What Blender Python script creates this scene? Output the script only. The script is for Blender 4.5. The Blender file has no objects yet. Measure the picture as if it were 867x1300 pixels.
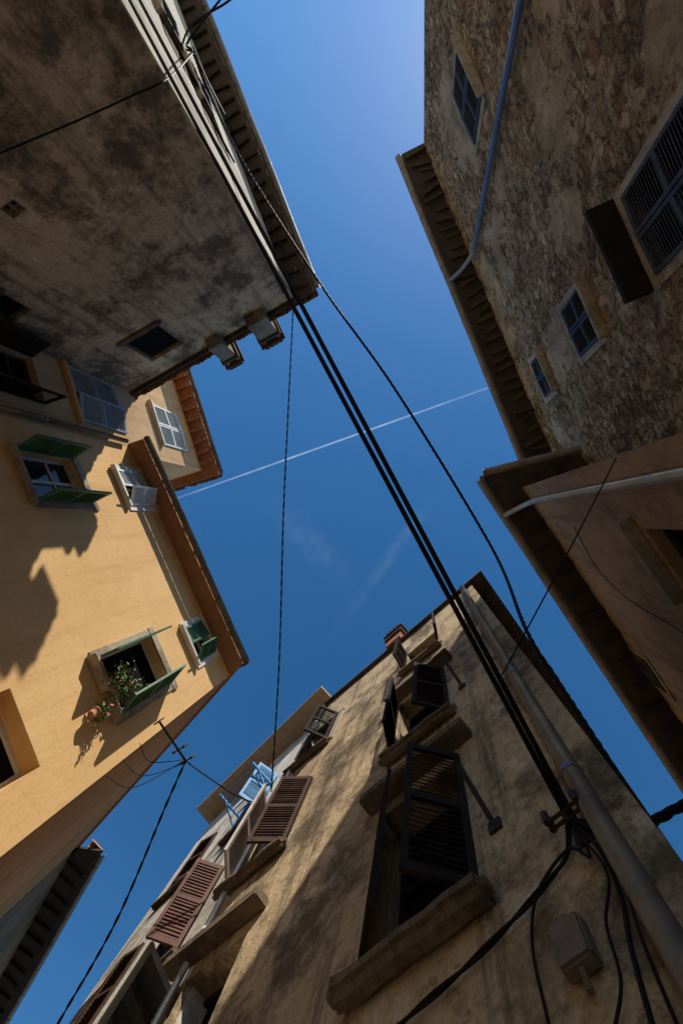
import bpy,bmesh,math,random
from mathutils import Vector,Matrix,noise
random.seed(4)
F=578.;CX,CY=433.5,650.
w_=Vector((103.5,-12,-578)).normalized()
u_=(Vector((1,0,0))-w_*w_.x).normalized()
v_=w_.cross(u_)
EYE=1.6
def ray(px,py):
    c=Vector((px-CX,CY-py,-F)); return Vector((u_.dot(c),v_.dot(c),w_.dot(c)))
def W(px,py,h):
    r=ray(px,py); return Vector((r.x*h/r.z,r.y*h/r.z))
def Q(px,py,h):
    a=W(px,py,h); return Vector((a.x,a.y,h+EYE))
Z=Vector((0,0,1))
# ---------------------------------------------------------------- materials
def newmat(name):
    m=bpy.data.materials.new(name); m.use_nodes=True
    nt=m.node_tree; b=nt.nodes['Principled BSDF']
    return m,nt,b
def N(nt,t,**kw):
    n=nt.nodes.new(t)
    for k,v in kw.items():
        if k in n.inputs: n.inputs[k].default_value=v
        else: setattr(n,k,v)
    return n
def coords(nt,scale=(1,1,1)):
    g=N(nt,'ShaderNodeNewGeometry')
    mp=N(nt,'ShaderNodeMapping'); mp.inputs['Scale'].default_value=scale
    nt.links.new(g.outputs['Position'],mp.inputs['Vector'])
    return mp.outputs[0]
def noi(nt,vec,scale,detail=4,rough=.6):
    n=N(nt,'ShaderNodeTexNoise'); n.inputs['Scale'].default_value=scale
    n.inputs['Detail'].default_value=detail; n.inputs['Roughness'].default_value=rough
    nt.links.new(vec,n.inputs['Vector']); return n.outputs['Fac']
def ramp(nt,fac,a,b,ca=(0,0,0,1),cb=(1,1,1,1)):
    r=N(nt,'ShaderNodeValToRGB'); r.color_ramp.elements[0].position=a; r.color_ramp.elements[1].position=b
    r.color_ramp.elements[0].color=ca; r.color_ramp.elements[1].color=cb
    nt.links.new(fac,r.inputs[0]); return r.outputs[0]
def mix(nt,fac,a,b,mode='MIX'):
    m=N(nt,'ShaderNodeMix'); m.data_type='RGBA'; m.blend_type=mode
    for sock,val in ((m.inputs[0],fac),(m.inputs[6],a),(m.inputs[7],b)):
        if isinstance(val,(int,float)): sock.default_value=val
        elif isinstance(val,tuple): sock.default_value=val if len(val)==4 else val+(1,)
        else: nt.links.new(val,sock)
    return m.outputs[2]
def bump(nt,b,h,strength,dist=.02):
    n=N(nt,'ShaderNodeBump'); n.inputs['Strength'].default_value=strength; n.inputs['Distance'].default_value=dist
    nt.links.new(h,n.inputs['Height'])
    nt.links.new(n.outputs[0],b.inputs['Normal'])
def plaster(name,c1,c2,dark,st=(.48,.68),blot=.9,streak=.6,rough=.9,bs=.35,fine=.25,peel=None,speck=.45):
    m,nt,b=newmat(name)
    v=coords(nt); vs=coords(nt,(3.2,3.2,.2))
    n1=noi(nt,v,.55,3,.6); n2=noi(nt,v,1.0,9,.74); n3=noi(nt,vs,1.3,7,.72); n4=noi(nt,v,14,5,.78); n6=noi(nt,v,4.2,7,.82)
    col=mix(nt,ramp(nt,n1,.35,.65),c1,c2)
    if peel:
        n5=noi(nt,v,1.9,7,.70); col=mix(nt,ramp(nt,n5,.575,.60),col,peel)
    f=ramp(nt,n2,st[0],st[1]); fm=mix(nt,1.0,f,(blot,blot,blot),'MULTIPLY')
    col=mix(nt,fm,col,dark)
    f2=ramp(nt,n3,.50,.64); fm2=mix(nt,1.0,f2,(streak,streak,streak),'MULTIPLY')
    col=mix(nt,fm2,col,dark)
    f3=ramp(nt,n6,.55,.62); fm3=mix(nt,1.0,f3,(speck,speck,speck),'MULTIPLY')
    col=mix(nt,fm3,col,dark)
    g=ramp(nt,n4,.25,.8,(1-fine,)*3+(1,),(1+fine*.4,)*3+(1,))
    col=mix(nt,1.0,col,g,'MULTIPLY')
    nt.links.new(col,b.inputs['Base Color']); b.inputs['Roughness'].default_value=rough
    b.inputs['Specular IOR Level'].default_value=.15
    hh=mix(nt,.5,n4,n6)
    bump(nt,b,hh,bs,.06); return m
def stone(name):
    m,nt,b=newmat(name)
    g=N(nt,'ShaderNodeNewGeometry')
    nz=N(nt,'ShaderNodeTexNoise'); nz.inputs['Scale'].default_value=2.6; nz.inputs['Detail'].default_value=5; nz.inputs['Roughness'].default_value=.7
    nt.links.new(g.outputs['Position'],nz.inputs['Vector'])
    add=N(nt,'ShaderNodeVectorMath'); add.operation='MULTIPLY_ADD'; add.inputs[1].default_value=(.36,.36,.36)
    nt.links.new(nz.outputs['Color'],add.inputs[0]); nt.links.new(g.outputs['Position'],add.inputs[2])
    mp=N(nt,'ShaderNodeMapping'); mp.inputs['Scale'].default_value=(1,1,1.8); nt.links.new(add.outputs[0],mp.inputs[0])
    vo=N(nt,'ShaderNodeTexVoronoi'); vo.inputs['Scale'].default_value=3.9; nt.links.new(mp.outputs[0],vo.inputs['Vector'])
    ve=N(nt,'ShaderNodeTexVoronoi'); ve.feature='DISTANCE_TO_EDGE'; ve.inputs['Scale'].default_value=3.9; nt.links.new(mp.outputs[0],ve.inputs['Vector'])
    v=coords(nt)
    n1=noi(nt,v,.45,6,.62); n4=noi(nt,v,7,7,.85); n2=noi(nt,v,1.3,7,.75)
    sep=N(nt,'ShaderNodeSeparateColor'); nt.links.new(vo.outputs['Color'],sep.inputs[0])
    c=ramp(nt,sep.outputs[0],0,1,(.40,.27,.155,1),(.76,.57,.36,1))
    c=mix(nt,ramp(nt,sep.outputs[1],.84,.88),c,(.48,.26,.14))
    mort=ramp(nt,ve.outputs['Distance'],.01,.08)
    c=mix(nt,mort,mix(nt,ramp(nt,n2,.46,.56),(.62,.47,.31),(.17,.12,.08)),c)
    c=mix(nt,ramp(nt,n4,.50,.59),c,(.15,.10,.062))
    c=mix(nt,mix(nt,1.0,ramp(nt,n2,.52,.62),(.62,.62,.62),'MULTIPLY'),c,(.15,.105,.07))
    pm=ramp(nt,n1,.535,.555)
    pc=mix(nt,ramp(nt,n2,.4,.60),(.62,.48,.32),(.32,.24,.16))
    pc=mix(nt,ramp(nt,n4,.55,.63),pc,(.17,.12,.08))
    c=mix(nt,pm,c,pc)
    nt.links.new(c,b.inputs['Base Color']); b.inputs['Roughness'].default_value=.92; b.inputs['Specular IOR Level'].default_value=.1
    hh=mix(nt,.5,ramp(nt,ve.outputs['Distance'],.0,.16),n4)
    hh=mix(nt,pm,hh,mix(nt,.55,n4,(.75,.75,.75)))
    bump(nt,b,hh,1.0,.14); return m
def simple(name,c,rough=.6,metal=0.,var=.35,scale=6,spec=.3):
    m,nt,b=newmat(name); v=coords(nt)
    n=noi(nt,v,scale,6,.75)
    col=mix(nt,ramp(nt,n,.3,.7),tuple(x*(1-var) for x in c),tuple(min(1,x*(1+var*.5)) for x in c))
    nt.links.new(col,b.inputs['Base Color']); b.inputs['Roughness'].default_value=rough
    b.inputs['Metallic'].default_value=metal; b.inputs['Specular IOR Level'].default_value=spec
    return m
M={}
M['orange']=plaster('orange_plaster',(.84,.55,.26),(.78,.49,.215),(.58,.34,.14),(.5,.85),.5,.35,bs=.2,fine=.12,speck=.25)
M['shadeorange']=plaster('orange_plaster_painted_shade',(.42,.215,.075),(.36,.185,.065),(.18,.095,.04),(.5,.72),.7,.6,bs=.25,fine=.2)  # orange plaster again, with the side face's shade painted into a darker colour
M['ochre']=plaster('pale_orange_plaster',(.68,.46,.25),(.62,.39,.19),(.36,.22,.12),(.5,.8),.6,.5,bs=.2,fine=.15,speck=.3)
M['grey_stained']=plaster('mould_stained_plaster',(.70,.53,.34),(.58,.44,.275),(.125,.094,.064),(.465,.585),.88,.6,bs=.5,fine=.4,peel=(.76,.60,.42),speck=.5)
M['white_wall']=plaster('weathered_white_plaster',(.70,.66,.57),(.58,.53,.45),(.22,.19,.15),(.5,.66),.8,.7,bs=.35)
M['brown_wall']=plaster('brown_weathered_shadow_painted_plaster',(.72,.54,.33),(.56,.42,.255),(.10,.075,.05),(.475,.60),.82,.75,bs=.6,fine=.4,peel=(.78,.63,.43),speck=.55)  # dark blotches are weathering stains and also paint in the dappled shadows
M['pale_wall']=plaster('pale_grey_plaster',(.80,.75,.66),(.68,.62,.53),(.17,.145,.11),(.49,.65),.75,.7,bs=.4,fine=.3,peel=(.82,.79,.71))
M['pink_wall']=plaster('pinkish_brown_plaster',(.52,.35,.205),(.44,.29,.165),(.19,.13,.08),(.5,.66),.7,.55,bs=.35,fine=.25)
M['dark_wall']=plaster('dark_old_plaster',(.22,.17,.12),(.15,.12,.09),(.05,.04,.033),bs=.4)
M['stone']=stone('rubble_stone')
M['ashlar']=plaster('pale_stone_trim',(.56,.47,.355),(.46,.39,.295),(.18,.145,.105),(.48,.64),.8,.5,bs=.4,fine=.3)
M['chimplaster']=plaster('grimy_chimney_plaster',(.36,.31,.24),(.27,.23,.18),(.10,.08,.06),(.46,.6),.85,.5,bs=.5,fine=.3)
M['oldsill']=plaster('dark_stone_sill',(.24,.18,.12),(.165,.125,.085),(.06,.047,.034),bs=.7,fine=.4)
M['tile']=simple('clay_roof_tile',(.36,.19,.11),.85,var=.5,scale=4)
M['soffit']=simple('dark_eave_boards',(.07,.05,.036),.85,var=.5,scale=3)
M['rafter']=simple('old_rafter_wood',(.085,.062,.043),.85,var=.5,scale=4)
M['darkrafter']=simple('blackened_rafter_wood',(.04,.03,.023),.85,var=.5,scale=4)
M['orsoffit']=simple('orange_painted_eave',(.36,.17,.08),.8,var=.3)
M['tansoffit']=simple('tan_painted_eave',(.50,.38,.25),.85,var=.3)
M['gutter']=simple('grey_gutter_metal',(.14,.125,.105),.5,.3,var=.5,scale=3)
M['gutterlt']=simple('aged_light_gutter',(.27,.23,.18),.55,.2,var=.5,scale=3)
M['pipeblue']=simple('blue_grey_pipe',(.24,.28,.34),.45,.2,var=.35,scale=2)
M['pipelight']=simple('pale_blue_pipe',(.50,.56,.63),.4,.2,var=.3,scale=2)
M['pipegrey']=simple('grey_zinc_pipe',(.25,.255,.26),.45,.3,var=.45,scale=2)
M['green']=simple('green_shutter_paint',(.055,.17,.09),.55,var=.4,scale=5)
M['navy']=simple('dark_blue_shutter_paint',(.065,.08,.115),.65,var=.5,scale=5,spec=.2)
M['black']=simple('black_brown_shutter_paint',(.03,.024,.02),.8,var=.5,scale=5,spec=.1)
M['brownwood']=simple('dark_brown_shutter_wood',(.075,.045,.033),.75,var=.5,scale=5,spec=.15)
M['bluewhite']=simple('pale_blue_shutter_paint',(.60,.66,.68),.6,var=.2,scale=5)
M['slate']=simple('slate_blue_shutter_paint',(.33,.38,.41),.6,var=.3,scale=5)
M['whitepaint']=simple('white_window_paint',(.70,.68,.62),.6,var=.25,scale=6)
M['pinkwhite']=simple('faded_pink_shutter_paint',(.52,.44,.40),.65,var=.35,scale=6)
M['red']=simple('faded_red_shutter_paint',(.13,.06,.045),.7,var=.5,scale=6)
M['rackblue']=simple('light_blue_rack_paint',(.12,.33,.60),.5,var=.2)
M['cable']=simple('black_cable_rubber',(.012,.012,.013),.6,var=.4,spec=.15)
M['iron']=simple('rusty_iron',(.055,.042,.035),.7,.3,var=.5,scale=8)
M['dark']=simple('dark_room',(.012,.012,.012),.9,var=.3,spec=.05)
M['box']=simple('grey_box_plastic',(.17,.14,.11),.7,var=.4)
M['leaf']=simple('leaf_green',(.11,.22,.05),.6,var=.5,scale=20)
M['flower']=simple('pink_flower',(.75,.14,.25),.6,var=.3,scale=20)
M['pot']=simple('terracotta_pot',(.40,.19,.10),.8)
M['paving']=simple('stone_paving',(.42,.37,.30),.75,var=.3,scale=1.2)
M['brick']=simple('red_chimney_brick',(.34,.12,.07),.85,var=.5,scale=10)
m,nt,b=newmat('window_glass'); b.inputs['Base Color'].default_value=(.02,.025,.03,1); b.inputs['Roughness'].default_value=.08
v=coords(nt); bump(nt,b,noi(nt,v,2.5,2),.08,.02); M['glass']=m
# ---------------------------------------------------------------- object helpers
COL=bpy.context.scene.collection
WL={}
def empty(name,loc,label,cat,group=None):
    o=bpy.data.objects.new(name,None); COL.objects.link(o); o.location=loc; o.empty_display_size=.5
    WL[o]=Vector(loc); o['label']=label; o['category']=cat
    if group:o['group']=group
    return o
def finish(bm,name,mats,parent=None,label=None,cat=None,group=None,smooth=False,kind=None,base=False):
    co=[v.co for v in bm.verts]
    lo=Vector((min(c.x for c in co),min(c.y for c in co),min(c.z for c in co)))
    hi=Vector((max(c.x for c in co),max(c.y for c in co),max(c.z for c in co)))
    c=(lo+hi)/2
    if base:c.z=lo.z
    for v in bm.verts: v.co-=c
    me=bpy.data.meshes.new(name); bm.to_mesh(me); bm.free()
    if not isinstance(mats,(list,tuple)): mats=[mats]
    for m in mats: me.materials.append(M[m] if isinstance(m,str) else m)
    if smooth:
        for p in me.polygons:p.use_smooth=True
    o=bpy.data.objects.new(name,me); COL.objects.link(o)
    WL[o]=c
    if parent: o.parent=parent; o.location=c-WL[parent]
    else: o.location=c
    if label:o['label']=label
    if cat:o['category']=cat
    if group:o['group']=group
    if kind:o['kind']=kind
    return o
def box(bm,c,ex,ey,ez,mi=0):
    vs=[]
    for k in (-1,1):
        for j in (-1,1):
            for i in (-1,1): vs.append(bm.verts.new(c+ex*i+ey*j+ez*k))
    fs=[(0,2,3,1),(4,5,7,6),(0,1,5,4),(2,6,7,3),(0,4,6,2),(1,3,7,5)]
    for f in fs:
        fa=bm.faces.new([vs[i] for i in f]); fa.material_index=mi
def catmull(pts,n=12):
    if len(pts)==2:
        return [pts[0].lerp(pts[1],i/n) for i in range(n+1)]
    P=[pts[0]*2-pts[1]]+pts+[pts[-1]*2-pts[-2]]; out=[]
    for i in range(1,len(P)-2):
        for k in range(n):
            t=k/n;a,b_,c,d=P[i-1],P[i],P[i+1],P[i+2]
            out.append(.5*((2*b_)+(c-a)*t+(2*a-5*b_+4*c-d)*t*t+(3*b_-a-3*c+d)*t**3))
    out.append(pts[-1]); return out
def tube(bm,pts,r,sides=8,mi=0,a0=0,a1=2*math.pi,up=None,caps=True):
    rings=[];full=abs(a1-a0-2*math.pi)<1e-4
    prev=None
    for i,p in enumerate(pts):
        t=(pts[min(i+1,len(pts)-1)]-pts[max(i-1,0)]).normalized()
        ref=up if up else (prev if prev else (Z if abs(t.z)<.9 else Vector((1,0,0))))
        y=(ref-t*ref.dot(t)).normalized(); x=t.cross(y); 
        if not up: prev=y
        cnt=sides if full else sides+1
        rings.append([bm.verts.new(p+x*(math.cos(a0+(a1-a0)*k/sides)*r)+y*(math.sin(a0+(a1-a0)*k/sides)*r)) for k in range(cnt)])
    for a,b_ in zip(rings,rings[1:]):
        L=len(a)
        for k in range(L if full else L-1):
            f=bm.faces.new((a[k],a[(k+1)%L],b_[(k+1)%L],b_[k])); f.material_index=mi; f.smooth=True
    if caps and full:
        bm.faces.new(rings[0]).material_index=mi; bm.faces.new(rings[-1]).material_index=mi
class Wall:
    def __init__(s,O,E,n=None,inside=None):
        s.O=Vector(O[:2]);s.E=Vector(E[:2]);d=s.E-s.O;s.L=d.length;s.d=d.normalized()
        nn=Vector((s.d.y,-s.d.x))
        if inside is not None and nn.dot(inside-s.O)>0: nn=-nn
        s.n=nn; s.d3=Vector((s.d.x,s.d.y,0)); s.n3=Vector((nn.x,nn.y,0))
    def at(s,px,py):
        r=ray(px,py); t=(s.O.dot(s.n))/(r.x*s.n.x+r.y*s.n.y)
        return ((Vector((r.x,r.y))*t-s.O).dot(s.d),r.z*t+EYE)
    def P(s,a,z,o=0): 
        q=s.O+s.d*a+s.n*o; return Vector((q.x,q.y,z))
    def X(s,px,py,o=0):
        a,z=s.at(px,py); return s.P(a,z,o)
    def rect(s,*c):
        q=[s.at(*p) for p in c]; ss=sorted(a[0] for a in q); zz=sorted(a[1] for a in q)
        return ((ss[0]+ss[1])/2,(ss[2]+ss[3])/2,(zz[0]+zz[1])/2,(zz[2]+zz[3])/2)
def facade(bm,wl,s0,s1,z0,z1,holes,reveal=.22,step=None,disp=None,mi=0):
    S=sorted(set([s0,s1]+[min(max(x,s0),s1) for h in holes for x in h[:2]])); ZZ=sorted(set([z0,z1]+[x for h in holes for x in h[2:4]]))
    def ref(L):
        out=[L[0]]
        for a,b_ in zip(L,L[1:]):
            if b_-a<1e-6: continue
            n=max(1,int(math.ceil((b_-a)/step))) if step else 1
            out+=[a+(b_-a)*k/n for k in range(1,n+1)]
        return out
    S=ref(S);ZZ=ref(ZZ);cache={}
    def vert(i,j):
        if (i,j) not in cache:
            s,z=S[i],ZZ[j];o=0
            if disp:
                f=min(1,(s-s0)/.1,(s1-s)/.1)
                for h in holes:
                    dx=max(h[0]-s,s-h[1],0);dz=max(h[2]-z,z-h[3],0);f=min(f,math.hypot(dx,dz)/.15)
                o=disp(s,z)*max(f,0)
            cache[(i,j)]=bm.verts.new(wl.P(s,z,o))
        return cache[(i,j)]
    for i in range(len(S)-1):
        for j in range(len(ZZ)-1):
            cs,cz=(S[i]+S[i+1])/2,(ZZ[j]+ZZ[j+1])/2
            if any(h[0]<cs<h[1] and h[2]<cz<h[3] for h in holes): continue
            f=bm.faces.new((vert(i,j),vert(i+1,j),vert(i+1,j+1),vert(i,j+1))); f.material_index=mi
            if disp:f.smooth=True
    for h in holes:
        a,b_,c,d=h[:4]; R=h[4] if len(h)>4 else reveal
        pr=[(a,c),(b_,c),(b_,d),(a,d)]
        for k in range(4):
            p,q=pr[k],pr[(k+1)%4]
            bm.faces.new([bm.verts.new(x) for x in (wl.P(*p),wl.P(*q),wl.P(*q,-R),wl.P(*p,-R))]).material_index=mi
def leafmesh(bm,H,ax,w,h,out,solid=False):
    ax=ax.normalized(); nx=ax.cross(Z); t=.018
    if nx.dot(out)<0: nx=-nx
    st=.05
    for x in (st/2,w-st/2): box(bm,H+ax*x+Z*(h/2),ax*(st/2),nx*t,Z*(h/2))
    for z in (.04,h/2,h-.04): box(bm,H+ax*(w/2)+Z*z,ax*(w/2-st-.001),nx*(t*.95),Z*.035)
    if solid: box(bm,H+ax*(w/2)+Z*(h/2)+nx*.001,ax*(w/2-st-.003),nx*.003,Z*(h/2-.01))
    n=int(h/.052)
    for k in range(1,n):
        z=h*k/n
        if min(abs(z-.04),abs(z-h/2),abs(z-h+.04))<.045: continue
        tl=1.05+random.uniform(-.07,.07)
        e=(nx*-math.cos(tl)+Z*math.sin(tl))*.032; g=(nx*math.sin(tl)+Z*math.cos(tl))*.004
        box(bm,H+ax*(w/2)+Z*z,ax*(w/2-st-.002),e,g)
def window(b,wl,r,R=.22,fr='whitepaint',pane='glass',shut=(),sill=None,surround=None,mull=True,silld=.12,lintel=None,label=None,sh=None):
    s0,s1,z0,z1=r[:4]; w=s1-s0;h=z1-z0
    bm=bmesh.new(); f=.045; o=-R+.035
    def bx(a,b_,c,d,oo,th): box(bm,wl.P((a+b_)/2,(c+d)/2,oo),wl.d3*((b_-a)/2),wl.n3*th,Z*((d-c)/2))
    e=.003
    bx(s0+e,s0+f,z0+e,z1-e,o,.03);bx(s1-f,s1-e,z0+e,z1-e,o,.03)
    bx(s0+f,s1-f,z0+e,z0+f,o,.028);bx(s0+f,s1-f,z1-f,z1-e,o,.028)
    if mull:
        c=(s0+s1)/2; bx(c-.03,c+.03,z0+f,z1-f,o,.026)
        zc=z0+h*.62; bx(s0+f,c-.031,zc-.015,zc+.015,o,.02);bx(c+.031,s1-f,zc-.015,zc+.015,o,.02)
    win=finish(bm,'window',fr,b,label=label)
    bm=bmesh.new(); bx2=-R-.002
    bm.faces.new([bm.verts.new(wl.P(a,c,bx2 if pane=='dark' else o-.01)) for a,c in ((s0+.004,z0+.004),(s1-.004,z0+.004),(s1-.004,z1-.004),(s0+.004,z1-.004))])
    finish(bm,'pane',pane,win)
    if sill:
        bm=bmesh.new(); ov=.08 if sill!='oldsill' else .12; th=.045 if sill!='oldsill' else .08
        box(bm,wl.P((s0+s1)/2,z0-th,silld/2),wl.d3*(w/2+ov),wl.n3*(silld/2),Z*(th-.004))
        bmesh.ops.bevel(bm,geom=bm.edges[:],offset=.012 if sill!='oldsill' else .05,segments=3,affect='EDGES')
        if sill=='oldsill' and silld>.12:
            bmesh.ops.subdivide_edges(bm,edges=[e_ for e_ in bm.edges if e_.calc_length()>.3],cuts=14,use_grid_fill=True)
        for vv in bm.verts: vv.co+=Vector((noise.noise(vv.co*5),noise.noise(vv.co*5+Z*9),noise.noise(vv.co*5-Z*7)))*.02
        finish(bm,'sill',sill,win,smooth=False)
    if surround:
        bm=bmesh.new(); g=.13;th=.02
        def sx(a,b_,c,d,t=th): box(bm,wl.P((a+b_)/2,(c+d)/2,t/2+.004),wl.d3*((b_-a)/2),wl.n3*(t/2+.004),Z*((d-c)/2))
        sx(s0-g,s0,z0,z1);sx(s1,s1+g,z0,z1);sx(s0-g-.02,s1+g+.02,z1,z1+g*1.1,.03)
        if not sill: sx(s0-g-.02,s1+g+.02,z0-g,z0,.03)
        finish(bm,'window_surround',surround,win)
    if lintel:
        bm=bmesh.new(); box(bm,wl.P((s0+s1)/2,z1+.09+.13,.09),wl.d3*(w/2+.18),wl.n3*.09,Z*.06)
        bmesh.ops.bevel(bm,geom=bm.edges[:],offset=.012,segments=2,affect='EDGES')
        finish(bm,'lintel',lintel,win)
    for q in shut:
        side,ang,mt=q[:3]; a=math.radians(ang); lw=w/2 if len(q)<4 else w*q[3]
        bm=bmesh.new(); o_=.02 if not surround else .045
        if side<0: H=wl.P(s0,z0+.02,o_); ax=wl.d3*math.cos(a)+wl.n3*math.sin(a); out=wl.n3*math.cos(a)-wl.d3*math.sin(a)
        else: H=wl.P(s1,z0+.02,o_); ax=-wl.d3*math.cos(a)+wl.n3*math.sin(a); out=wl.n3*math.cos(a)+wl.d3*math.sin(a)
        leafmesh(bm,H,ax,lw-.01,h-.04,out,mt in('bluewhite','slate','pinkwhite','red','green','brownwood','rackblue'))
        finish(bm,'shutter',mt,win)
    return win
def offpoly(poly,ov):
    n=len(poly);c=sum(poly,Vector((0,0)))/n;out=[]
    ws=[Wall(poly[i],poly[(i+1)%n],inside=c) for i in range(n)]
    for i in range(n):
        a,b_=ws[i-1],ws[i]; oa,ob=ov[i-1],ov[i]
        A=a.O+a.n*oa; B=b_.O+b_.n*ob
        den=a.d.x*b_.d.y-a.d.y*b_.d.x; t=((B-A).x*b_.d.y-(B-A).y*b_.d.x)/den
        out.append(A+a.d*t)
    return out
def house(name,label,poly,htop,mat,edges,ov,roofm='soffit',raftm='rafter',raft=(),gut=(),gutm='gutter',tiles=(),emat={},step=None,disp=None,gr=.075,rise=1.4,spacing=.5,rough=0,rw=.045):
    poly=[Vector(p[:2]) for p in poly]; n=len(poly); c=sum(poly,Vector((0,0)))/n; zt=htop+EYE
    b=empty(name,(c.x,c.y,0),label,'house')
    ws=[Wall(poly[i],poly[(i+1)%n],inside=c) for i in range(n)]
    bm=bmesh.new()
    for i,wl in enumerate(ws):
        facade(bm,wl,0,wl.L,-.05,zt,edges.get(i,[]),step=step if i in edges else None,disp=disp if i in edges else None,mi=emat.get(i,0))
    finish(bm,'wall',mat,b)
    bm=bmesh.new(); P=offpoly(poly,ov)
    lo=[bm.verts.new((p.x,p.y,zt)) for p in P]; up=[bm.verts.new((p.x,p.y,zt+.06)) for p in P]
    pc=sum(P,Vector((0,0)))/n; ap=bm.verts.new((pc.x,pc.y,zt+rise))
    bm.faces.new(lo)
    for i in range(n):
        bm.faces.new((lo[i],lo[(i+1)%n],up[(i+1)%n],up[i])); f=bm.faces.new((up[i],up[(i+1)%n],ap)); f.material_index=1
    for i in raft:
        wl=ws[i]; o=ov[i]; k=int(wl.L/spacing)
        for j in range(k+1):
            s=wl.L*(j+.5)/(k+1)+random.uniform(-.02,.02)*(1+4*rough); hw=rw*(1+rough*random.uniform(-.4,1.3)); oo=o-random.random()*rough*.3
            hz_=rw*1.1*(1+rough*random.uniform(-.3,.8)); yaw=wl.d3*random.uniform(-.06,.06)*(rough+.2)
            box(bm,wl.P(s,zt-hz_-.004,oo/2-.02),wl.d3*hw,wl.n3*(oo/2-.03)+yaw,Z*hz_,2)
    for i in tiles:
        wl=Wall(P[i],P[(i+1)%n],inside=pc); k=int(wl.L/.21)
        for j in range(k):
            s=(j+.5)*wl.L/k; l=random.uniform(.03,.09)
            tube(bm,[wl.P(s,zt+.075,l),wl.P(s,zt+.12,-.35)],.085,6,1,0,math.pi,up=Z)
            tube(bm,[wl.P(s+.105,zt+.13,l-.02),wl.P(s+.105,zt+.17,-.35)],.075,6,1,math.pi,2*math.pi,up=-Z)
    rf=finish(bm,'roof',[roofm,'tile',raftm],b)
    for i in gut:
        wl=Wall(P[i],P[(i+1)%n],inside=pc); bm=bmesh.new()
        k=max(2,int(wl.L/1.0)); pts=[wl.P(wl.L*j/k,zt+.02+random.uniform(-.012,.012),gr+.02+random.uniform(-.008,.008)) for j in range(k+1)]
        tube(bm,pts,gr,10,0,math.pi,2*math.pi,up=Z)
        tube(bm,[p+wl.n3*gr for p in pts],.012,6); 
        for j in range(int(wl.L/.8)):
            p=wl.P(.4+j*.8,zt+.02,gr+.02)
            tube(bm,[p+wl.d3*-.012,p+wl.d3*.012],gr+.014,10,0,math.pi,2*math.pi,up=Z)
            box(bm,p+wl.n3*(-gr*.9)+Z*-.03,wl.d3*.012,wl.n3*.006,Z*.05)
        finish(bm,'gutter',gutm,b,smooth=False)
    return b,ws,rf,P
def pipe(b,pts,r,mat,name='downpipe',n=8):
    bm=bmesh.new(); p=catmull(pts,n) if len(pts)>2 else pts
    tube(bm,p,r,12)
    a,c=pts[0],pts[-1]; L=(c-a).length
    k=int(L/1.6)
    if abs((c-a).normalized().z)>.9:
        for j in range(k):
            q=a.lerp(c,(j+.5)/max(k,1)); tube(bm,[q-Z*.02,q+Z*.02],r+.007,12)
    return finish(bm,name,mat,b)
def chimney(par,c,zb,zt,ax,w,d,mat,cap='tile'):
    bm=bmesh.new(); ax3=Vector((ax.x,ax.y,0)); ay=Z.cross(ax3); h=(zt-zb)/2
    C=Vector((c.x,c.y,(zb+zt)/2))
    box(bm,C,ax3*w,ay*d,Z*h)
    box(bm,Vector((c.x,c.y,zt+.05)),ax3*(w+.06),ay*(d+.06),Z*.048,2)
    for i in (-1,1):
        for j in (-1,1): box(bm,Vector((c.x,c.y,zt+.2))+ax3*(i*w*.8)+ay*(j*d*.8),ax3*.05,ay*.05,Z*.1)
    box(bm,Vector((c.x,c.y,zt+.33)),ax3*(w+.09),ay*(d+.09),Z*.028,2)
    k=4
    for i in range(k):
        x=-w+(i+.5)*2*w/k
        tube(bm,[Vector((c.x,c.y,zt+.37))+ax3*x-ay*(d+.1),Vector((c.x,c.y,zt+.37))+ax3*x+ay*(d+.1)],.07,6,1,0,math.pi,up=Z)
    return finish(bm,'chimney',[mat,cap,'rafter'],par)
def V2(*a): return Vector(a)
def hz(a): return a+EYE
def around(wl,px,py,w,h): 
    s,z=wl.at(px,py); return (s-w/2,s+w/2,z-h/2,z+h/2)
# ================================================================ HOUSE A (stained, corner)
hA=11.
Ac=W(372,378,hA); Ae=W(165,497,hA)
A1=Wall(Ae,Ac,inside=Ae+V2(-1,-5))
dA2=(W(402,365,hA)-W(315,145,hA)).normalized()
Af=Ac-dA2*15
A2=Wall(Ac,Af,inside=Ac+V2(-5,-1))
Ab=Ae-dA2*14
rA1=A1.rect((150,432),(205,418),(237,437),(190,458)); rA1b=A1.rect((-25,385),(10,372),(42,397),(5,412)); rA1c=A1.rect((2,262),(20,252),(35,268),(15,280))
a2w=[around(A2,216,40,.9,1.3),around(A2,262,137,.8,1.2)]
polyA=[Ae,Ac,Af,Ab]
A,wsA,rfA,PA=house('corner_house','tall corner house with mould-stained grey-brown plaster and tiled eaves',polyA,hA,'grey_stained',
  {0:[rA1+(.12,),rA1b+(.12,),rA1c+(.1,)],1:a2w},[.12,.55,.2,.2],raft=(1,),gut=(1,),tiles=(0,1),rough=.4,raftm='darkrafter',rw=.035,spacing=.42)
bm=bmesh.new(); facade(bm,A2,.03,A2.L,.0,hA+EYE-.12,[tuple(x) for x in a2w],reveal=-.02)
for v in bm.verts: v.co+=A2.n3*.012
finish(bm,'plaster_facing','white_wall',A,label='whitewashed sunlit plaster facing')
window(A,wsA[0],rA1,R=.12,fr='oldsill',pane='dark',mull=False,sill='oldsill',silld=.05)
window(A,wsA[0],rA1b,R=.12,fr='oldsill',pane='dark',mull=False,sill='oldsill',silld=.05)
window(A,wsA[0],rA1c,R=.1,fr='oldsill',pane='dark',mull=True)
for r in a2w: window(A,wsA[1],r,fr='rafter',pane='dark',shut=((-1,172,'black'),(1,172,'black')),sill='ashlar')
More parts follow.
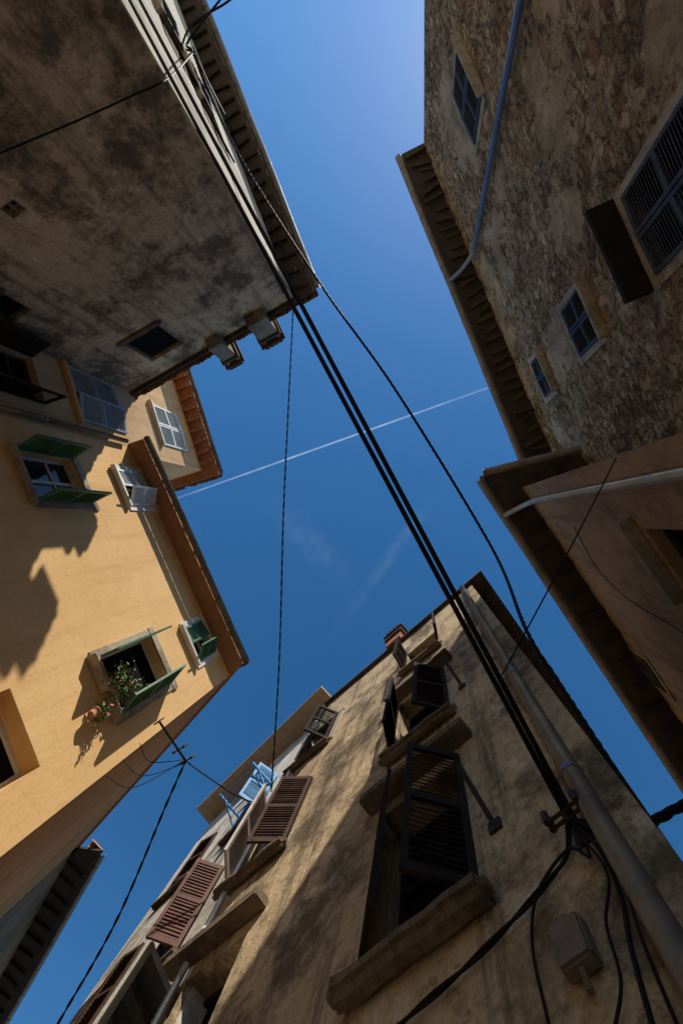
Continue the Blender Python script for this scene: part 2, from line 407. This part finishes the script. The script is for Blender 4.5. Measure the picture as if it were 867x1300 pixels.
for (px,py),w_c in (((283,440),.20),((335,414),.27)):
    s,z=A1.at(px,py); q=A1.P(s,0,.06)
    chimney(rfA,q,hA+EYE-.35,hA+EYE+.5,A1.d,w_c,.24,'chimplaster')
# ================================================================ HOUSE B1 (tall pale orange)
dB1=(W(258,590,13)-W(228,495,13)).normalized()
B1t=Wall(Ae,Ae+dB1*5,inside=Ae+V2(-5,0))
hB1=B1t.at(241,545)[1]-EYE
sB1=B1t.at(262,598)[0]
Be=Ae+dB1*sB1; B0=Ae-dB1*6
polyB1=[B0,Be,Be+V2(-9,2.5),B0+V2(-9,2.5)]
B1=Wall(B0,Be,inside=B0+V2(-9,1))
rf1=B1.rect((88,472),(145,487),(157,548),(98,535)); rf2=B1.rect((-25,430),(42,452),(55,508),(-12,497)); rf3=B1.rect((193,517),(224,524),(236,572),(205,565))
sB,zB=B1t.at(165,568)
Bh,wsB1,rfB1,_=house('tall_orange_house','tall pale orange house with closed light blue shutters and red-brown rafters',polyB1,hB1,'ochre',
  {0:[rf1,rf2,rf3]},[.5,.3,.2,.1],roofm='orsoffit',raftm='orsoffit',raft=(0,),gut=(0,),tiles=(0,1),spacing=.38,gr=.06)
w0=wsB1[0]
window(Bh,w0,rf1,fr='slate',pane='dark',shut=((-1,4,'slate'),(1,12,'slate')),sill='orange',label='window with half-closed slate blue shutters')
window(Bh,w0,rf2,fr='rafter',pane='dark',shut=((-1,100,'black'),(1,95,'black')),sill='rafter')
window(Bh,w0,rf3,fr='whitepaint',pane='dark',shut=((-1,3,'bluewhite'),(1,3,'bluewhite')),sill='whitepaint')
# ================================================================ HOUSE B2 (orange, sunlit)
Pk=Ae+dB1*sB; hB2=zB-EYE
dB2=(W(315,845,hB2)-W(190,563,hB2)).normalized()
B2t=Wall(Pk,Pk+dB2*5,inside=Pk+V2(-5,0))
ovB2=(W(190,563,hB2)-Pk).dot(B2t.n)-.1
sC,_=B2t.at(298,852)
Bc=Pk+dB2*sC
dB3=(W(100,1090,hB2)-W(312,853,hB2)).normalized()
sE=(W(100,1090,hB2)-Bc).dot(dB3)
B3t=Wall(Bc,Bc+dB3*8,inside=Bc+V2(-5,0))
Bend=Bc+dB3*sE
polyB2=[Pk,Bc,Bend,Bend+V2(-8,-3),Pk+V2(-11,3)]
B2=B2t
ra=B2.rect((18,570),(95,585),(112,638),(42,638)); rb=B2.rect((147,597),(180,602),(192,643),(160,642)); rc=B2.rect((113,838),(192,808),(215,868),(148,910))
rd=B2.rect((232,797),(256,788),(270,830),(246,842)); re=B2.rect((-60,905),(18,870),(48,980),(-30,1020))
B,wsB,rfB,PB=house('orange_house','sunlit orange plaster house with green shutters and dark gutter',polyB2,hB2,['orange','shadeorange'],
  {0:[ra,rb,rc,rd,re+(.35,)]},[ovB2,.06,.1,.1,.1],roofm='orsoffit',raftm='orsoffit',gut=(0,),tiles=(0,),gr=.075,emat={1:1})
w0=wsB[0]
window(B,w0,ra,fr='whitepaint',shut=((-1,92,'green'),(1,92,'green')),sill='ashlar',surround='ashlar')
window(B,w0,rb,R=.12,fr='whitepaint',shut=((-1,5,'bluewhite'),(1,35,'bluewhite')),sill='whitepaint',surround='whitepaint')
wc=window(B,w0,rc,fr='whitepaint',pane='dark',mull=False,shut=((-1,88,'green'),(1,66,'green')),sill='ashlar',surround='ashlar',silld=.2)
window(B,w0,rd,R=.12,fr='whitepaint',shut=((-1,8,'green'),(1,40,'green')),sill='whitepaint',surround='whitepaint')
window(B,w0,re,R=.35,fr='whitepaint',shut=(),sill='ashlar',pane='dark',mull=False)
sp_=wsB1[0].at(158,562)[0]
pipe(Bh,[wsB1[0].P(sp_,zB-.2,.1),wsB1[0].P(sp_,0.2,.1)],.055,'pipegrey')
def flowers(wl,px,py,off,n,rad,label):
    s,z=wl.at(px,py); c=wl.P(s,z,off); e=bmesh.new()
    cl=[c+Vector((random.gauss(0,1),random.gauss(0,1),random.gauss(0,1)))*rad*.5 for _ in range(9)]
    for i in range(n):
        d=Vector((random.gauss(0,1),random.gauss(0,1),random.gauss(0,1)))*rad*.26
        p=random.choice(cl)+d; a=Vector((random.gauss(0,1),random.gauss(0,1),random.gauss(0,1))).normalized(); b_=a.orthogonal().normalized(); L=random.uniform(.02,.042)
        mi=1 if random.random()<.1 else 0
        f=e.faces.new([e.verts.new(q) for q in (p-a*L,p+b_*L*.5,p+a*L,p-b_*L*.5)]); f.material_index=mi
    for q_ in cl: tube(e,[c-Z*rad*.9,c.lerp(q_,.5)-Z*rad*.2,q_],.004,4,0)
    root=empty('flowering_plant',tuple(c-Z*rad*1.1),label,'potted plant')
    finish(e,'foliage',['leaf','flower'],root)
    e=bmesh.new(); prof=[(.055,-.1),(.07,0),(.08,0),(.08,.02),(.065,.02)]
    rings=[[e.verts.new(c-Z*(rad*.9)+Vector((math.cos(t*math.pi/8)*r,math.sin(t*math.pi/8)*r,z))) for t in range(16)] for r,z in prof]
    for a,b_ in zip(rings,rings[1:]):
        for t in range(16): e.faces.new((a[t],a[(t+1)%16],b_[(t+1)%16],b_[t]))
    e.faces.new(rings[0]); e.faces.new(rings[-1])
    finish(e,'pot','pot',root,smooth=True)
flowers(w0,146,876,.12,900,.27,'leafy potted plant with pink flowers on the orange house sill')
flowers(w0,118,905,.15,200,.12,'small trailing potted plant on the orange house sill')
# ================================================================ HOUSE C
hC=hB2
dC=(W(15,1300,hC)-W(123,1112,hC)).normalized()
Ct=Wall(Bend,Bend+dC*7,inside=Bend+V2(-5,0))
ovC=max(.2,(W(123,1112,hC)-Bend).dot(Ct.n)-.1)
Cs=Bend+dC*.05
polyC=[Cs,Cs+dC*8,Cs+dC*8+V2(-6,-2),Cs+V2(-6,0)]
rC=[(1.2,2.1,7.5,8.9),(1.2,2.1,4.6,6)]
C,wsC,_,_=house('grey_alley_house','dark weathered plaster house with shallow tiled eave',polyC,hC,'dark_wall',{0:rC},[min(ovC,.6),.1,.1,.15],raft=(0,),raftm='darkrafter',rw=.022,spacing=.45,gut=(0,),tiles=(0,),rough=.3)
for r in rC: window(C,wsC[0],r,fr='whitepaint',shut=((-1,100,'black'),(1,100,'black')),sill='ashlar')
# ================================================================ HOUSE D + E
hD=11.
Dc=W(598,742,hD); De=W(262,1026,hD)
D1=Wall(Dc,De,inside=Dc+V2(2,6))
sS=D1.at(297,1130)[0]
Ds=Dc+D1.d*sS
dD2=(W(867,1110,hD)-W(605,730,hD)).normalized()
bk=-D1.n*9
polyD=[Dc,Ds,Ds+bk,Dc+dD2*10]
ssl=D1.at(435,1280)[0]; ssr=D1.at(640,1112)[0]
lo_,hi_=min(ssl,ssr),max(ssl,ssr)
c2=D1.at(345,1060)[0]
rD=[(lo_+.17,hi_-.12,hz(2.75),hz(4.35),.35),(lo_+.2,hi_-.15,hz(5.35),hz(6.9),.3),(lo_+.25,hi_-.2,hz(8.3),hz(9.5),.25),
    (c2-.5,c2+.5,hz(2.7),hz(4.2),.3),(c2-.5,c2+.5,hz(5.4),hz(6.9),.25),(c2-.45,c2+.45,hz(8.1),hz(9.3),.25)]
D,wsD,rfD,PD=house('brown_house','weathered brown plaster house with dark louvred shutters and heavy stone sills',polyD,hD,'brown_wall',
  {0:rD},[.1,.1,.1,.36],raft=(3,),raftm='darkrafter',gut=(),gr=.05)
w0=wsD[0]
window(D,w0,rD[0],R=.35,fr='black',pane='dark',shut=((1,38,'black'),(-1,50,'black')),sill='oldsill',silld=.17,lintel='oldsill')
window(D,w0,rD[1],R=.3,fr='black',pane='dark',shut=((1,60,'black'),(-1,50,'black')),sill='oldsill',silld=.15,lintel='oldsill')
window(D,w0,rD[2],R=.25,fr='black',pane='dark',shut=((1,80,'black'),(-1,120,'black')),sill='oldsill',silld=.12)
window(D,w0,rD[3],R=.3,fr='black',pane='dark',shut=((1,75,'black'),),sill='oldsill',silld=.15,lintel='oldsill')
window(D,w0,rD[4],R=.25,fr='black',pane='dark',shut=((1,50,'pinkwhite'),(-1,35,'brownwood')),sill='oldsill',silld=.14)
window(D,w0,rD[5],R=.25,fr='whitepaint',pane='dark',shut=((1,8,'brownwood'),(-1,60,'black')),sill='oldsill',surround='ashlar')
pipe(D,[w0.P(.2,hz(hD)-.1,.1),w0.P(.2,.2,.1)],.06,'pipegrey')
s,z=D1.at(505,815); q=D1.P(s,0,.0); chimney(rfD,q,hz(hD)+.05,hz(hD)+.55,D1.d,.22,.16,'brick')
# E : its own plane
hE=11.2
dE=(W(258,1018,hE)-W(435,845,hE)).normalized()
Ee=W(270,1041,hE)
E1=Wall(Ee-dE*6,Ee,inside=Ee+V2(3,3))
sES=E1.at(300,1125)[0]
Es=Ee-dE*(6-sES)-dE*.25
ovE=(W(435,845,hE)-Ee).dot(E1.n)
bkE=-E1.n*8
polyE=[Es,Ee,Ee+bkE,Es+bkE]
LE=(Ee-Es).length
EW=Wall(Es,Ee,inside=Ee+bkE)
c3=EW.at(238,1165)[0]; c3=min(max(c3,.95),LE-.6)
rE=[(c3-.45,c3+.45,hz(5.3),hz(6.7)),(c3-.45,c3+.45,hz(8.1),hz(9.3)),(c3-.45,c3+.45,hz(2.6),hz(4.0))]
if c3+2.6<LE: rE+= [(r[0]+1.9,r[1]+1.9,r[2],r[3]) for r in rE]
Eh,wsE,rfE,PE=house('pale_plaster_house','pale grey plaster house with faded red shutters and tan eave',polyE,hE,'pale_wall',
  {0:rE},[min(max(ovE,.2),.7),.15,.1,.05],roofm='tansoffit',raftm='tansoffit',gut=())
mats=['red','rackblue','black','brownwood','brownwood','black']
angs=[((1,10),(-1,55)),((1,6),(-1,75)),((1,12),),((1,8),(-1,8)),((1,6),(-1,12)),((1,5),)]
for i,r in enumerate(rE): window(Eh,wsE[0],r,fr='rafter',pane='dark',shut=tuple((a,b_,mats[i%6]) for a,b_ in angs[i]),sill='oldsill',silld=.1)
pipe(Eh,[D1.P(sS+.09,hz(hD)-.1,.05),D1.P(sS+.09,.2,.05)],.035,'pipelight')
# ================================================================ HOUSE G
hG=11.
Gc=W(662,619,hG); dG=(W(867,1000,hG)-W(607,608,hG)).normalized()
G1=Wall(Gc,Gc+dG*11,inside=Gc+V2(5,0))
ovG=(W(607,608,hG)-Gc).dot(G1.n)-.12
dGv=(W(867,545,hG)-W(607,608,hG)).normalized()
Gr=Gc+dG*11
polyG=[Gc,Gr,Gr+dGv*9,Gc+dGv*9]
ovS=abs((W(607,608,hG)-Gc).dot(Vector((-dGv.y,dGv.x))))
g1=around(G1,880,715,.9,1.2); g2=around(G1,822,850,.7,.9)
rG=[g1,g2]
G,wsG,rfG,PG=house('pink_house','pinkish-brown plaster house with deep dark eave',polyG,hG,'pink_wall',{0:rG},[ovG,.1,.1,ovS],raft=(0,3),raftm='darkrafter',gut=(0,3),gutm='gutterlt',tiles=(0,3),gr=.085,rough=.6,spacing=.6)
w0=wsG[0]
window(G,w0,g1,fr='rafter',pane='dark',mull=False,lintel='ashlar')
window(G,w0,g2,R=.1,fr='rafter',pane='glass',surround='pink_wall',shut=((1,4,'rafter'),(-1,4,'rafter')))
bm=bmesh.new(); s1_,z1_=G1.at(700,690); box(bm,G1.P(4.2,z1_,.04),G1.d3*3.2,G1.n3*.038,Z*.06); finish(bm,'string_course','pink_wall',G)
sg=.34
pipe(G,[G1.P(sg,hz(hG)-.02,ovG+.1),G1.P(sg,hz(hG)-.22,ovG*.6),G1.P(sg,hz(hG)-.6,.12),G1.P(sg,hz(hG)-1.2,.1)],.055,'pipelight',name='gutter_elbow')
pipe(G,[G1.P(sg,hz(hG)-1.2,.1),G1.P(sg,.2,.1)],.055,'pipelight')
# ================================================================ HOUSE H (stone)
hH=13.
Hs=W(538,186,hH); He=W(693,560,hH)
H1=Wall(Hs,He,inside=Hs+V2(8,0))
Hx=Hs+H1.d*(H1.at(867,530)[0]+.35)
ovH=(W(508,208,hH)-Hs).dot(H1.n)-.13
polyH=[Hs,Hx,Hx+V2(8,-3),Hs+V2(8,-3)]
h1=H1.rect((580,55),(615,105),(605,180),(580,130)); h2=H1.rect((712,397),(740,358),(770,420),(742,450)); h3=H1.rect((688,448),(707,492),(693,503),(675,458))
s4,z4=H1.at(792,250); s5,_=H1.at(830,335); h4=(s4,s5+.15,z4-1.6,z4)
def dispH(s,z):
    return .035*noise.noise(Vector((s*4,z*7,1)))+.022*noise.noise(Vector((s*9,z*11,4)))+.03*noise.noise(Vector((s*.9,z*.9,5)))
H,wsH,rfH,PH=house('stone_house','tall rubble stone house with dark blue louvred shutters and stone eave',polyH,hH,'stone',{0:[h1,h2,h3,h4]},[ovH,.2,.1,.1],
   roofm='soffit',raftm='rafter',raft=(0,),gut=(0,),gutm='gutterlt',tiles=(0,3),step=.055,disp=dispH,spacing=.3,gr=.085,rough=.8,rw=.03)
w0=wsH[0]
sh=((-1,2,'navy'),(1,2,'navy'))
for r in (h1,h2,h3): window(H,w0,r,R=.14,fr='navy',pane='dark',shut=sh,sill='ashlar',surround='ashlar',silld=.16)
window(H,w0,h4,R=.2,fr='navy',pane='dark',shut=sh,sill='ashlar',surround='ashlar',silld=.2)
bm=bmesh.new(); box(bm,w0.P((h4[0]+h4[1])/2,h4[3]+.2,.2),w0.d3*((h4[1]-h4[0])/2+.12),w0.n3*.17,Z*.04); finish(bm,'window_canopy','black',H)
zt=hz(hH); spa=H1.at(652,90)[0]; spb=H1.at(608,300)[0]; sp=(spa+spb)/2
pipe(H,[H1.P(sp,.2,.1),H1.P(sp,zt-.9,.1)],.055,'pipeblue')
pipe(H,[H1.P(sp,zt-.9,.1),H1.P(sp,zt-.7,.12),H1.P(sp+.08,zt-.35,ovH*.6),H1.P(sp+.1,zt-.03,ovH+.1)],.055,'pipeblue',name='gutter_elbow',n=5)
# ================================================================ cables
CG='overhead cables strung between the houses'
def cable(pts,r,label,strands=1,twist=.0,off=.0,sag=0,n=16,group=CG,name='overhead_cable'):
    if len(pts)==2 and sag:
        a,b_=pts; pts=[a.lerp(b_,k/10)-Z*(sag*4*(k/10)*(1-k/10)) for k in range(11)]
    c=catmull(pts,n); bm=bmesh.new()
    if strands==1: tube(bm,c,r,8)
    else:
        cc=[c[0]]
        for a,b_ in zip(c,c[1:]):
            L=(b_-a).length; k=max(1,int(L/.05)); cc+=[a.lerp(b_,(j+1)/k) for j in range(k)]
        for q in range(strands):
            pp=[];acc=0
            for i,p in enumerate(cc):
                if i: acc+=(cc[i]-cc[i-1]).length
                t=(cc[min(i+1,len(cc)-1)]-cc[max(i-1,0)]).normalized()
                x=t.orthogonal().normalized() if abs(t.z)>.98 else t.cross(Z).normalized(); y=t.cross(x)
                an=acc/twist*2*math.pi+q*2*math.pi/strands
                pp.append(p+x*math.cos(an)*off+y*math.sin(an)*off)
            tube(bm,pp,r,6)
    return finish(bm,name,'cable',None,label=label,cat='cable',group=group)
DJ=D1.X(738,1060,.1)
hk=A1.at(150,0)[1]-EYE-.3
Ak=Q(165,0,hk)+ (Q(165,0,hk)-DJ)*.08
cable([DJ,Ak],.016,'thick black power cable spanning from corner house to brown house',sag=.12)
cable([DJ+Vector((.05,.03,0)),Ak+Vector((.09,-.03,.0))],.016,'thick black power cable spanning from corner house to brown house',sag=.16)
aj=A2.X(237,72,.15); ha=aj.z-EYE
cable([aj,Q(300,190,ha+.1),Q(405,358,ha),Q(500,492,ha-.3),Q(620,688,ha-.8),Q(668,800,min(ha-1,5.2)),Q(710,868,4.6),Q(867,1112,2.9),Q(1000,1320,2.2)],.013,'twisted black cable running past the brown house corner',strands=3,twist=.35,off=.012)
cable([Q(375,335,10.4),Q(367,500,9.6),Q(360,650,9.0),Q(355,830,8.2),D1.X(352,1015,.15)],.009,'thin twisted cable hanging down beside pale house',strands=2,twist=.4,off=.01)
cable([A1.X(-60,215,.06),A1.X(0,190,.05),A1.X(90,152,.05),A1.X(165,118,.05),Q(215,98,A1.at(200,105)[1]-EYE-.1),aj],.012,'thin cable clipped across stained plaster wall')
bj=Q(236,966,6.6)
cable([bj,Q(212,1020,6.2),Q(150,1165,5.6),Q(75,1298,5.2),Q(30,1380,4.8)],.011,'black cable from wall bracket down the alley',strands=2,twist=.4,off=.01)
cable([bj,Q(262,985,6.6),Q(300,1010,6.7),D1.X(340,1032,.15)],.01,'slack black cable to pale plaster house')
cable([G1.X(792,575,.1),D1.X(650,872,.15)],.008,'thin cable between pink house and brown house',sag=.05)
cable([G1.X(730,668,.03),G1.X(760,720,.04),G1.X(800,760,.03),G1.X(867,800,.04),G1.X(930,850,.03)],.008,'thin dark cable clipped on pinkish plaster wall')
cable([DJ,Q(790,1058,2.6),Q(867,1022,3.0),Q(960,975,3.6)],.016,'thick cable bundle leaving wall anchor',strands=3,twist=.5,off=.012)
cable([DJ,D1.X(728,1095,.05),D1.X(700,1130,.04),D1.X(655,1180,.04),D1.X(600,1235,.04),D1.X(520,1305,.04),D1.X(430,1390,.04)],.009,'black cable clipped along brown wall',strands=2,twist=.7,off=.008)
cable([DJ,D1.X(760,1100,.06),D1.X(735,1095,.08),D1.X(690,1140,.04),D1.X(685,1210,.05),D1.X(705,1310,.04)],.008,'black cable looped on brown wall')
cable([DJ,D1.X(775,1095,.08),D1.X(800,1150,.06),D1.X(815,1220,.06),D1.X(850,1340,.06)],.011,'black cable dropping down brown wall')
cable([D1.X(775,1090,.08),D1.X(812,1128,.12),D1.X(835,1210,.1),D1.X(880,1330,.06)],.008,'black cable dropping down brown wall')
cable([D1.X(740,1066,.08),D1.X(790,1130,.1),D1.X(780,1185,.05),D1.X(800,1260,.05),D1.X(790,1340,.05)],.007,'black cable dropping down brown wall')
cable([Q(300,-25,ha+.1),Q(262,22,ha),Q(238,55,ha),aj,A2.X(262,120,.05),A2.X(290,175,.05),Q(325,250,10.4),Q(360,318,10.6)],.011,'twisted cable bundle fixed along whitewashed wall',strands=3,twist=.3,off=.013)
cable([Q(310,-15,ha+.1),Q(285,5,ha+.1),Q(245,30,ha+.1),Q(232,60,ha+.1),aj,Q(262,100,ha+.2),A2.X(288,165,.12),A2.X(300,195,.06)],.02,'thick cable loop fixed along whitewashed wall')
bm=bmesh.new(); s,z=D1.at(740,1215); c=D1.P(s,z,.05)
box(bm,c,D1.d3*.08,D1.n3*.04,Z*.1); bmesh.ops.bevel(bm,geom=bm.edges[:],offset=.01,segments=2,affect='EDGES')
box(bm,c+D1.n3*.043,D1.d3*.07,D1.n3*.004,Z*.09); tube(bm,[c-Z*.1,c-Z*.19],.015); tube(bm,[c+Z*.1,c+Z*.15],.015)
finish(bm,'junction_box','box',None,label='weathered electrical junction box on the brown wall',cat='electrical box')
def bracket(base,tip,label,ins=2):
    bm=bmesh.new(); tube(bm,[base,tip],.018,8); d=(tip-base).normalized(); x=d.cross(Z).normalized()
    box(bm,base,d*.01,x*.05,Z*.08)
    for k in range(ins):
        p=base.lerp(tip,1-.28*k)
        tube(bm,[p-x*.1,p+x*.1],.012,6)
        for sg_ in (-1,1):
            q=p+x*.1*sg_; tube(bm,[q,q+Z*.03,q+Z*.04,q+Z*.08],.022,8)
    finish(bm,'cable_bracket','iron',None,label=label,cat='cable bracket')
bracket(D1.P(D1.at(742,1066)[0],DJ.z,0),DJ+D1.n3*.05,'iron cable anchor on the brown wall')
bb=B3t.P(B3t.d.dot(Vector(bj[:2])-B3t.O)-.2,bj.z-.1,0)
bracket(bb,bj,'iron cable bracket sticking out from orange house')
bracket(A2.P(A2.at(237,72)[0],aj.z,0),aj+A2.n3*.05,'iron cable bracket on whitewashed wall')
for k in range(3):
    c0=bj+Vector((random.uniform(-.05,.05),random.uniform(-.05,.05),0)); c1=B3t.P((c0.xy-B3t.O).dot(B3t.d)+.1+.2*k,bj.z-.3-.2*k,.03)
    mid=c0.lerp(c1,.5)-Z*(.2+.1*k)+Vector((.06*(k-1),.05,0))
    cable([c0,mid,c1],.006,'thin slack wire looping to the orange house')
for r in (rD[0],rD[1]):
    bm=bmesh.new(); s=lo_-.02
    zz=r[2]+.45; p0=D1.P(s,zz,.01);p1=D1.P(s-.02,zz+.2,.36)
    tube(bm,[p0,p1],.02,8); box(bm,p0,D1.d3*.05,D1.n3*.01,Z*.05)
    finish(bm,'iron_stay',"iron",D)
bm=bmesh.new(); w1=wsE[0]; rs,rz=w1.at(325,1018); rs=min(max(rs,.7),LE-.6)
for k in (-.5,.5): box(bm,w1.P(rs+k,rz,.3),w1.d3*.02,w1.n3*.3,Z*.02); box(bm,w1.P(rs+k,rz-.16,.2),w1.d3*.015,w1.n3*.2+Z*.14,Z*.015)
for j in range(6): tube(bm,[w1.P(rs-.52,rz+.02,.08+j*.1),w1.P(rs+.52,rz+.02,.08+j*.1)],.014,6)
finish(bm,'drying_rack','rackblue',None,label='light blue clothes drying rack on the pale house wall',cat='drying rack')
# ================================================================ ground / contrails
bm=bmesh.new(); R_=3000
bm.faces.new([bm.verts.new((x,y,0)) for x,y in ((-R_,-R_),(R_,-R_),(R_,R_),(-R_,R_))])
g=finish(bm,'ground','paving',None,kind='structure')
def contrailmat(name,dens,nsc,lo,hi):
    m=bpy.data.materials.new(name); m.use_nodes=True; nt=m.node_tree; nt.nodes.clear()
    out=N(nt,'ShaderNodeOutputMaterial'); tr=N(nt,'ShaderNodeBsdfTransparent'); tl=N(nt,'ShaderNodeBsdfTranslucent'); tl.inputs[0].default_value=(.85,.92,1,1)
    mx=N(nt,'ShaderNodeMixShader'); tc=N(nt,'ShaderNodeTexCoord'); sp_=N(nt,'ShaderNodeSeparateXYZ'); nt.links.new(tc.outputs['Generated'],sp_.inputs[0])
    def fall(o,k):
        a=N(nt,'ShaderNodeMath',operation='SUBTRACT'); a.inputs[1].default_value=.5; nt.links.new(o,a.inputs[0])
        a2=N(nt,'ShaderNodeMath',operation='ABSOLUTE'); nt.links.new(a.outputs[0],a2.inputs[0])
        r=N(nt,'ShaderNodeMapRange'); r.interpolation_type='SMOOTHSTEP'; r.inputs[1].default_value=.5; r.inputs[2].default_value=k; nt.links.new(a2.outputs[0],r.inputs[0]); return r.outputs[0]
    fy=fall(sp_.outputs[1],.0); fx=fall(sp_.outputs[0],.0)
    nz=N(nt,'ShaderNodeTexNoise'); nz.inputs['Scale'].default_value=nsc; nz.inputs['Detail'].default_value=8; nt.links.new(tc.outputs['Object'],nz.inputs['Vector'])
    rr=N(nt,'ShaderNodeMapRange'); rr.inputs[1].default_value=lo; rr.inputs[2].default_value=hi; nt.links.new(nz.outputs[0],rr.inputs[0])
    m1=N(nt,'ShaderNodeMath',operation='MULTIPLY'); nt.links.new(fy,m1.inputs[0]); nt.links.new(fx,m1.inputs[1])
    m2=N(nt,'ShaderNodeMath',operation='MULTIPLY'); nt.links.new(m1.outputs[0],m2.inputs[0]); nt.links.new(rr.outputs[0],m2.inputs[1])
    m3=N(nt,'ShaderNodeMath',operation='MULTIPLY'); m3.inputs[1].default_value=dens; nt.links.new(m2.outputs[0],m3.inputs[0])
    nt.links.new(m3.outputs[0],mx.inputs[0]); nt.links.new(tr.outputs[0],mx.inputs[1]); nt.links.new(tl.outputs[0],mx.inputs[2]); nt.links.new(mx.outputs[0],out.inputs[0])
    return m
def trail(name,a,b_,h,wid,dens,nsc,label,cat,lo=.3,hi=.7):
    A_=Q(*a,h);B_=Q(*b_,h); d=B_-A_; L=d.length; c=(A_+B_)/2
    bm=bmesh.new(); n=40
    r=[[bm.verts.new((L*(i/n-.5),y*wid/2,0)) for y in (-1,1)] for i in range(n+1)]
    for p,q in zip(r,r[1:]): bm.faces.new((p[0],q[0],q[1],p[1]))
    me=bpy.data.meshes.new(name); bm.to_mesh(me); bm.free(); me.materials.append(contrailmat(name+'_vapour',dens,nsc,lo,hi))
    o=bpy.data.objects.new(name,me); COL.objects.link(o); o.location=c; o.rotation_euler=(0,0,math.atan2(d.y,d.x)); o['label']=label; o['category']=cat
trail('contrail',(800,428),(100,677),1500,10,.45,.012,'thin white aircraft vapour trail across blue sky','contrail',.1,.7)
trail('wispy_cloud',(575,600),(410,820),1500,60,.05,.02,'faint dissolving wisp of white cloud','cloud')
trail('wispy_cloud',(330,620),(460,760),1500,160,.035,.02,'faint dissolving wisp of white cloud','cloud')
# ================================================================ light, sky, camera
sc=bpy.context.scene
el=math.radians(42); sd=Vector((.22,-.975)).normalized()
S=Vector((sd.x*math.cos(el),sd.y*math.cos(el),math.sin(el)))
L=bpy.data.lights.new('sun','SUN'); L.energy=5; L.angle=math.radians(.5); L.color=(1,.92,.80)
lo=bpy.data.objects.new('sun',L); COL.objects.link(lo); lo.rotation_euler=(-S).to_track_quat('-Z','Y').to_euler(); lo.location=(0,-20,30)
wd=bpy.data.worlds.new('World'); sc.world=wd; wd.use_nodes=True; nt=wd.node_tree
bg=nt.nodes['Background']; sky=nt.nodes.new('ShaderNodeTexSky'); sky.sky_type='NISHITA'; sky.sun_disc=False
sky.sun_elevation=el; sky.sun_rotation=math.atan2(sd.x,sd.y); sky.altitude=50; sky.dust_density=.15; sky.ozone_density=2.3; sky.air_density=1.0
hs=nt.nodes.new('ShaderNodeHueSaturation'); hs.inputs['Saturation'].default_value=1.3; hs.inputs['Hue'].default_value=.497
nt.links.new(sky.outputs[0],hs.inputs['Color'])
nt.links.new(hs.outputs[0],bg.inputs[0]); bg.inputs[1].default_value=.14
cam=bpy.data.cameras.new('camera'); co=bpy.data.objects.new('camera',cam); COL.objects.link(co)
cam.sensor_fit='VERTICAL'; cam.sensor_height=36; cam.sensor_width=24; cam.lens=F/1300*36; cam.clip_end=20000; cam.clip_start=.05
Rm=Matrix((u_,v_,w_)).to_4x4(); co.matrix_world=Matrix.Translation((0,0,EYE))@Rm
sc.camera=co
sc.view_settings.view_transform='Standard'; sc.view_settings.look='None'; sc.view_settings.exposure=0
